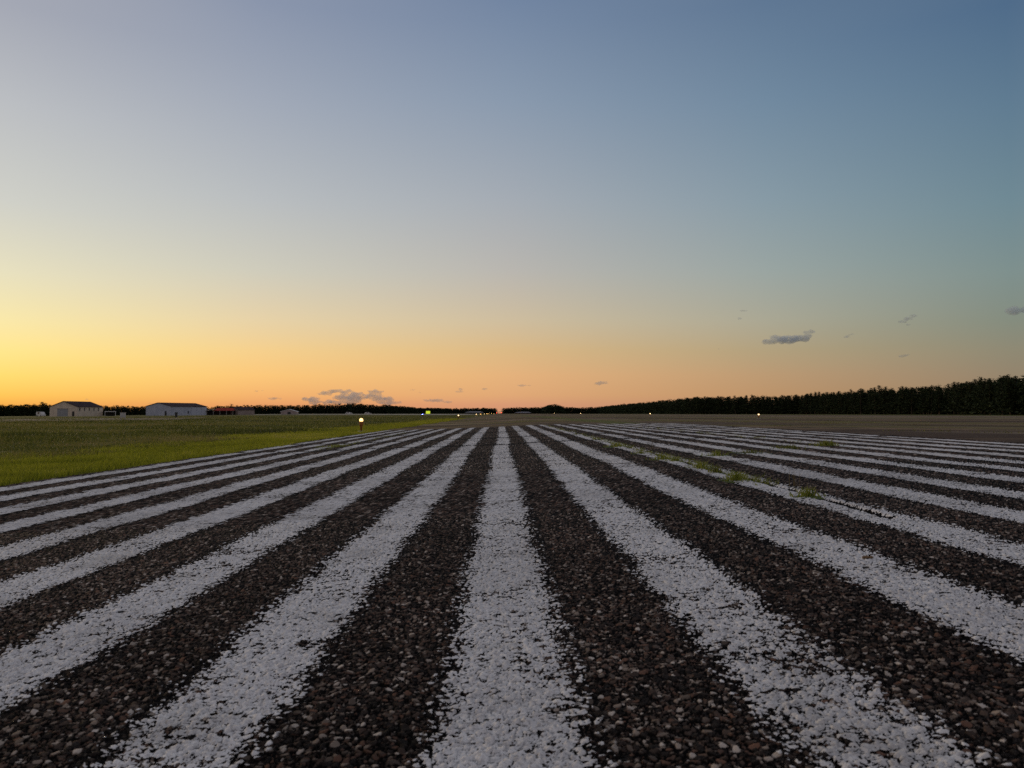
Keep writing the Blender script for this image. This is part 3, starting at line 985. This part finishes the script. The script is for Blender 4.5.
def wood(name, label, spots, hscale=(.8, 1.08), lod=26, wide=1.0):
    """a far-off wood reading as one dark mass: many low-detail pines in one mesh"""
    lows = []
    for k in range(4):
        tr, cr = pine_mesh(20 + k, 13.0, lod, 2.6, .02)
        v_ = np.array(tr.v + cr.v); o_ = len(tr.v)
        tri = []
        for f in tr.f + [tuple(i + o_ for i in f) for f in cr.f]:
            for q in range(1, len(f) - 1): tri.append((f[0], f[q], f[q + 1]))
        # wider clumps keep the low-detail crowns closed
        ctr = v_.copy()
        lows.append((ctr, np.array(tri)))
    VV, FF = [], []; base = 0
    for (x, y, hs) in spots:
        v_, f_ = lows[random.randrange(4)]
        a_ = random.uniform(0, 6.28); s_ = hs * random.uniform(*hscale); wd = s_ * random.uniform(1.1, 1.7) * wide
        ca, sa = math.cos(a_) * wd, math.sin(a_) * wd
        q = np.stack([v_[:, 0] * ca - v_[:, 1] * sa + x, v_[:, 0] * sa + v_[:, 1] * ca + y, v_[:, 2] * s_ + zf1(x, y) - .2], 1)
        VV.append(q); FF.append(f_ + base); base += len(q)
    o = np_mesh(name, np.concatenate(VV), np.concatenate(FF), M_needle)
    return tag(o, label, 'wood', kind='stuff')


# behind the right-hand edge and along its far part
sp_ = []
for off in (3.0, 6, 10, 15, 21):
    for (x, y) in walk(pl, 2.8):
        if y < 600: sp_.append((x + off + random.uniform(-1, 1), y + off * .4 + random.uniform(-1, 1), .92))
for off in (0, 4, 9, 14):
    for (x, y) in walk(pl, 3.8):
        if y >= 596: sp_.append((x + off + random.uniform(-1.5, 1.5), y + random.uniform(-1.5, 1.5) + off, .95))
wood('pine_wood', 'dense dark pine wood behind the front row of the right-hand tree line', sp_)


def back_line(pts, step, depth):
    """pts: (px, distance, height factor)"""
    out = []
    pp = [(at_y(a, d), d) for a, d, h_ in pts]
    for i_, ((x0, y0), (x1, y1)) in enumerate(zip(pp, pp[1:])):
        L = math.hypot(x1 - x0, y1 - y0); n_ = int(L / step) + 1
        for j_ in range(n_):
            u_ = j_ / n_; hs = pts[i_][2] * (1 - u_) + pts[i_ + 1][2] * u_
            for r_ in range(depth):
                out.append((x0 + (x1 - x0) * u_ + random.uniform(-2, 2), y0 + (y1 - y0) * u_ + r_ * 5 + random.uniform(-2, 2), hs * random.uniform(.88, 1.06)))
    return out


s1 = back_line([(-120, 1000, 1.15), (0, 1000, 1.13), (38, 1000, 1.15), (60, 1000, 1.02), (140, 1020, .92), (200, 1040, .78), (232, 1050, .92), (300, 1100, .93), (350, 1120, 1.12), (385, 1140, 1.0), (415, 1250, .78)], 3.2, 5)
s1 += [(at_y(42, 985), 985, 1.5), (at_y(43.5, 985), 986, 1.42), (at_y(352, 1100), 1100, 1.35), (at_y(354, 1100), 1100, 1.3), (at_y(232, 1040), 1040, 1.15)]
wood('distant_wood', 'low dark wood along the horizon behind the hangars on the left', s1, lod=26, wide=1.35)
s2 = back_line([(415, 1300, .78), (450, 1500, .82), (496, 1600, .92)], 4.2, 5)
s2 += back_line([(504.5, 1450, .85), (525, 1450, .92), (545, 1400, .9), (551, 1300, 1.15), (557, 1300, 1.15), (562, 1350, .92), (600, 1350, .85), (612, 1300, .85)], 3.6, 5)
wood('horizon_wood', 'thin dark wood either side of the gap at the runway end', s2, lod=26, wide=1.7)

# ------------------------------------------------------------------ clouds: real lumps of vapour, kilometres away
M_cloud = bpy.data.materials.new('cloud_vapour'); M_cloud.use_nodes = True
t = NT(M_cloud); t.n.remove(t.n['Principled BSDF'])
pv = t.node('ShaderNodeVolumePrincipled'); pv.inputs['Color'].default_value = (.80, .89, 1.0, 1)
pv.inputs['Density'].default_value = .018; pv.inputs['Anisotropy'].default_value = .1
t.link(pv.outputs[0], t.n['Material Output'].inputs['Volume'])
tex = bpy.data.textures.new('cloud_lumps', 'CLOUDS'); tex.noise_scale = 45; tex.noise_depth = 3


def cloud(label, blobs, D=6000, vox=None, group='small clouds low over the horizon'):
    """blobs: (px, py, half width px, half height px)"""
    cx = sum(b_[0] for b_ in blobs) / len(blobs); cy = sum(b_[1] for b_ in blobs) / len(blobs)
    d = ray(cx, cy); o0 = Vector((0, 0, H)) + d * D
    m = D / F_PX
    bmv, bmf = [], []
    import bmesh
    bm = bmesh.new()
    rr = random.Random(int(cx * 7 + cy))
    for (px, py, hw, hh) in blobs:
        p = Vector((0, 0, H)) + ray(px, py) * D - o0
        k = max(3, int(hw / max(hh, .8) * 2.2))
        for q in range(k):
            u_ = (q + .5) / k * 2 - 1
            fall = math.sqrt(max(.12, 1 - u_ * u_))
            r_ = hh * m * fall * rr.uniform(.65, 1.1)
            ctr = p + Vector((u_ * hw * m * .9, rr.uniform(-.6, .6) * hh * m, rr.uniform(-.25, .3) * hh * m))
            mat_ = Matrix.Translation(ctr) @ Matrix.Diagonal((r_ * 1.25, r_ * 1.3, r_ * .8, 1))
            bmesh.ops.create_icosphere(bm, subdivisions=2, radius=1, matrix=mat_)
    me = bpy.data.meshes.new('tmp'); bm.to_mesh(me); bm.free()
    o = bpy.data.objects.new('cloud', me); COL.objects.link(o)
    hmin = min(b_[3] for b_ in blobs) * m
    md = o.modifiers.new('r', 'REMESH'); md.mode = 'VOXEL'; md.voxel_size = vox or max(5, hmin * .22)
    dd = o.modifiers.new('d', 'DISPLACE'); dd.texture = tex; dd.strength = hmin * 1.3; dd.mid_level = .5; dd.texture_coords = 'LOCAL'
    dg = bpy.context.evaluated_depsgraph_get()
    me2 = bpy.data.meshes.new_from_object(o.evaluated_get(dg)); me2.name = 'cloud'
    o.modifiers.clear(); o.data = me2; me2.materials.clear(); me2.materials.append(M_cloud)
    o.location = o0
    tag(o, label, 'cloud', group)
    return o


cloud('largest grey cloud on the right, long with a raised tail at its right end', [(772, 341.5, 11, 3.6), (786, 339.5, 12, 4.8), (775, 337, 6, 3), (796, 339, 8, 4.4), (804, 337.5, 5, 5), (810, 332.5, 5, 3)])
cloud('small flat grey cloud right of the runway end', [(601, 383.3, 8.5, 1.9), (603, 382, 5, 1.8)])
cloud('thin flat streak of cloud just right above the runway end', [(524, 385.5, 9.5, 1.3)])
cloud('tiny cloud above the runway end, left of the thin streak', [(485.5, 389, 3.5, 1.6)])
cloud('small ragged cloud pair above the far lights', [(460, 391.8, 6, 1.2), (461, 389, 3, 1.4)])
cloud('left lobe of the big low cloud bank over the left trees', [(340, 391.5, 15, 2.8), (325, 393.5, 9, 2.4), (352, 394, 14, 3.2), (350, 398, 20, 4), (345, 402.5, 20, 3.2)])
cloud('right lobe of the big low cloud bank over the left trees', [(376, 392, 9, 3.0), (374, 396, 12, 3.4), (382, 399, 14, 3.6), (388, 402.5, 14, 2.8)])
cloud('pale low cloud at the left foot of the big cloud bank', [(311, 399.5, 10, 3.2), (322, 402.5, 14, 3.0)])
cloud('low flat cloud between the cloud bank and the runway end', [(434, 400.5, 13, 2.2), (446, 402, 8, 1.5)])
cloud('tiny pair of clouds right of the big cloud bank', [(412, 389.8, 4.5, .9), (419, 392.8, 3, .9)])
cloud('low sliver of cloud over the small hut', [(275, 398.5, 8, 1.7)])
cloud('tiny dark sliver pair above the low cloud over the hut', [(256.5, 391, 2.2, .9), (262.5, 390.8, 2, 1)])
cloud('forked grey wisp high on the right', [(902, 321.8, 4.5, 1.7), (908, 319, 5, 2.1), (913, 315.5, 3.5, 2.0), (908.5, 324.5, 2.6, 1.4)])
cloud('small wisp between the largest cloud and the forked wisp', [(847.5, 336.8, 4, 1.7), (851, 334.6, 3, 1.4)])
cloud('faint thin wisp below the forked wisp on the right', [(904, 356, 5.5, 1.6), (908, 354.6, 3, 1.2)])
cloud('grey cloud cut by the right edge of the picture', [(1013, 310, 3, 4.5), (1019, 311.5, 5, 3.4), (1024, 310, 5, 3.6)])
cloud('faint small wisp above and left of the largest cloud', [(743.5, 310.5, 4.5, 1.3), (740, 318.5, 3, 1.3)])
cloud('tiny faint wisp low and left of the largest cloud', [(719.5, 349, 2.6, .8)])
cloud('tiny dark wisp over the roof of the tan hangar', [(88, 399.5, 3.4, 1)])
cloud('faint low streak behind the pale blue hangar', [(160, 403.5, 16, 1.2)])

# ------------------------------------------------------------------ render
sc.render.engine = 'CYCLES'
sc.cycles.volume_bounces = 4
sc.cycles.transparent_max_bounces = 16
sc.cycles.max_bounces = 6
sc.cycles.use_denoising = False
sc.view_settings.view_transform = 'Standard'
sc.view_settings.look = 'None'
sc.view_settings.exposure = 0.0
sc.view_settings.gamma = 1.0
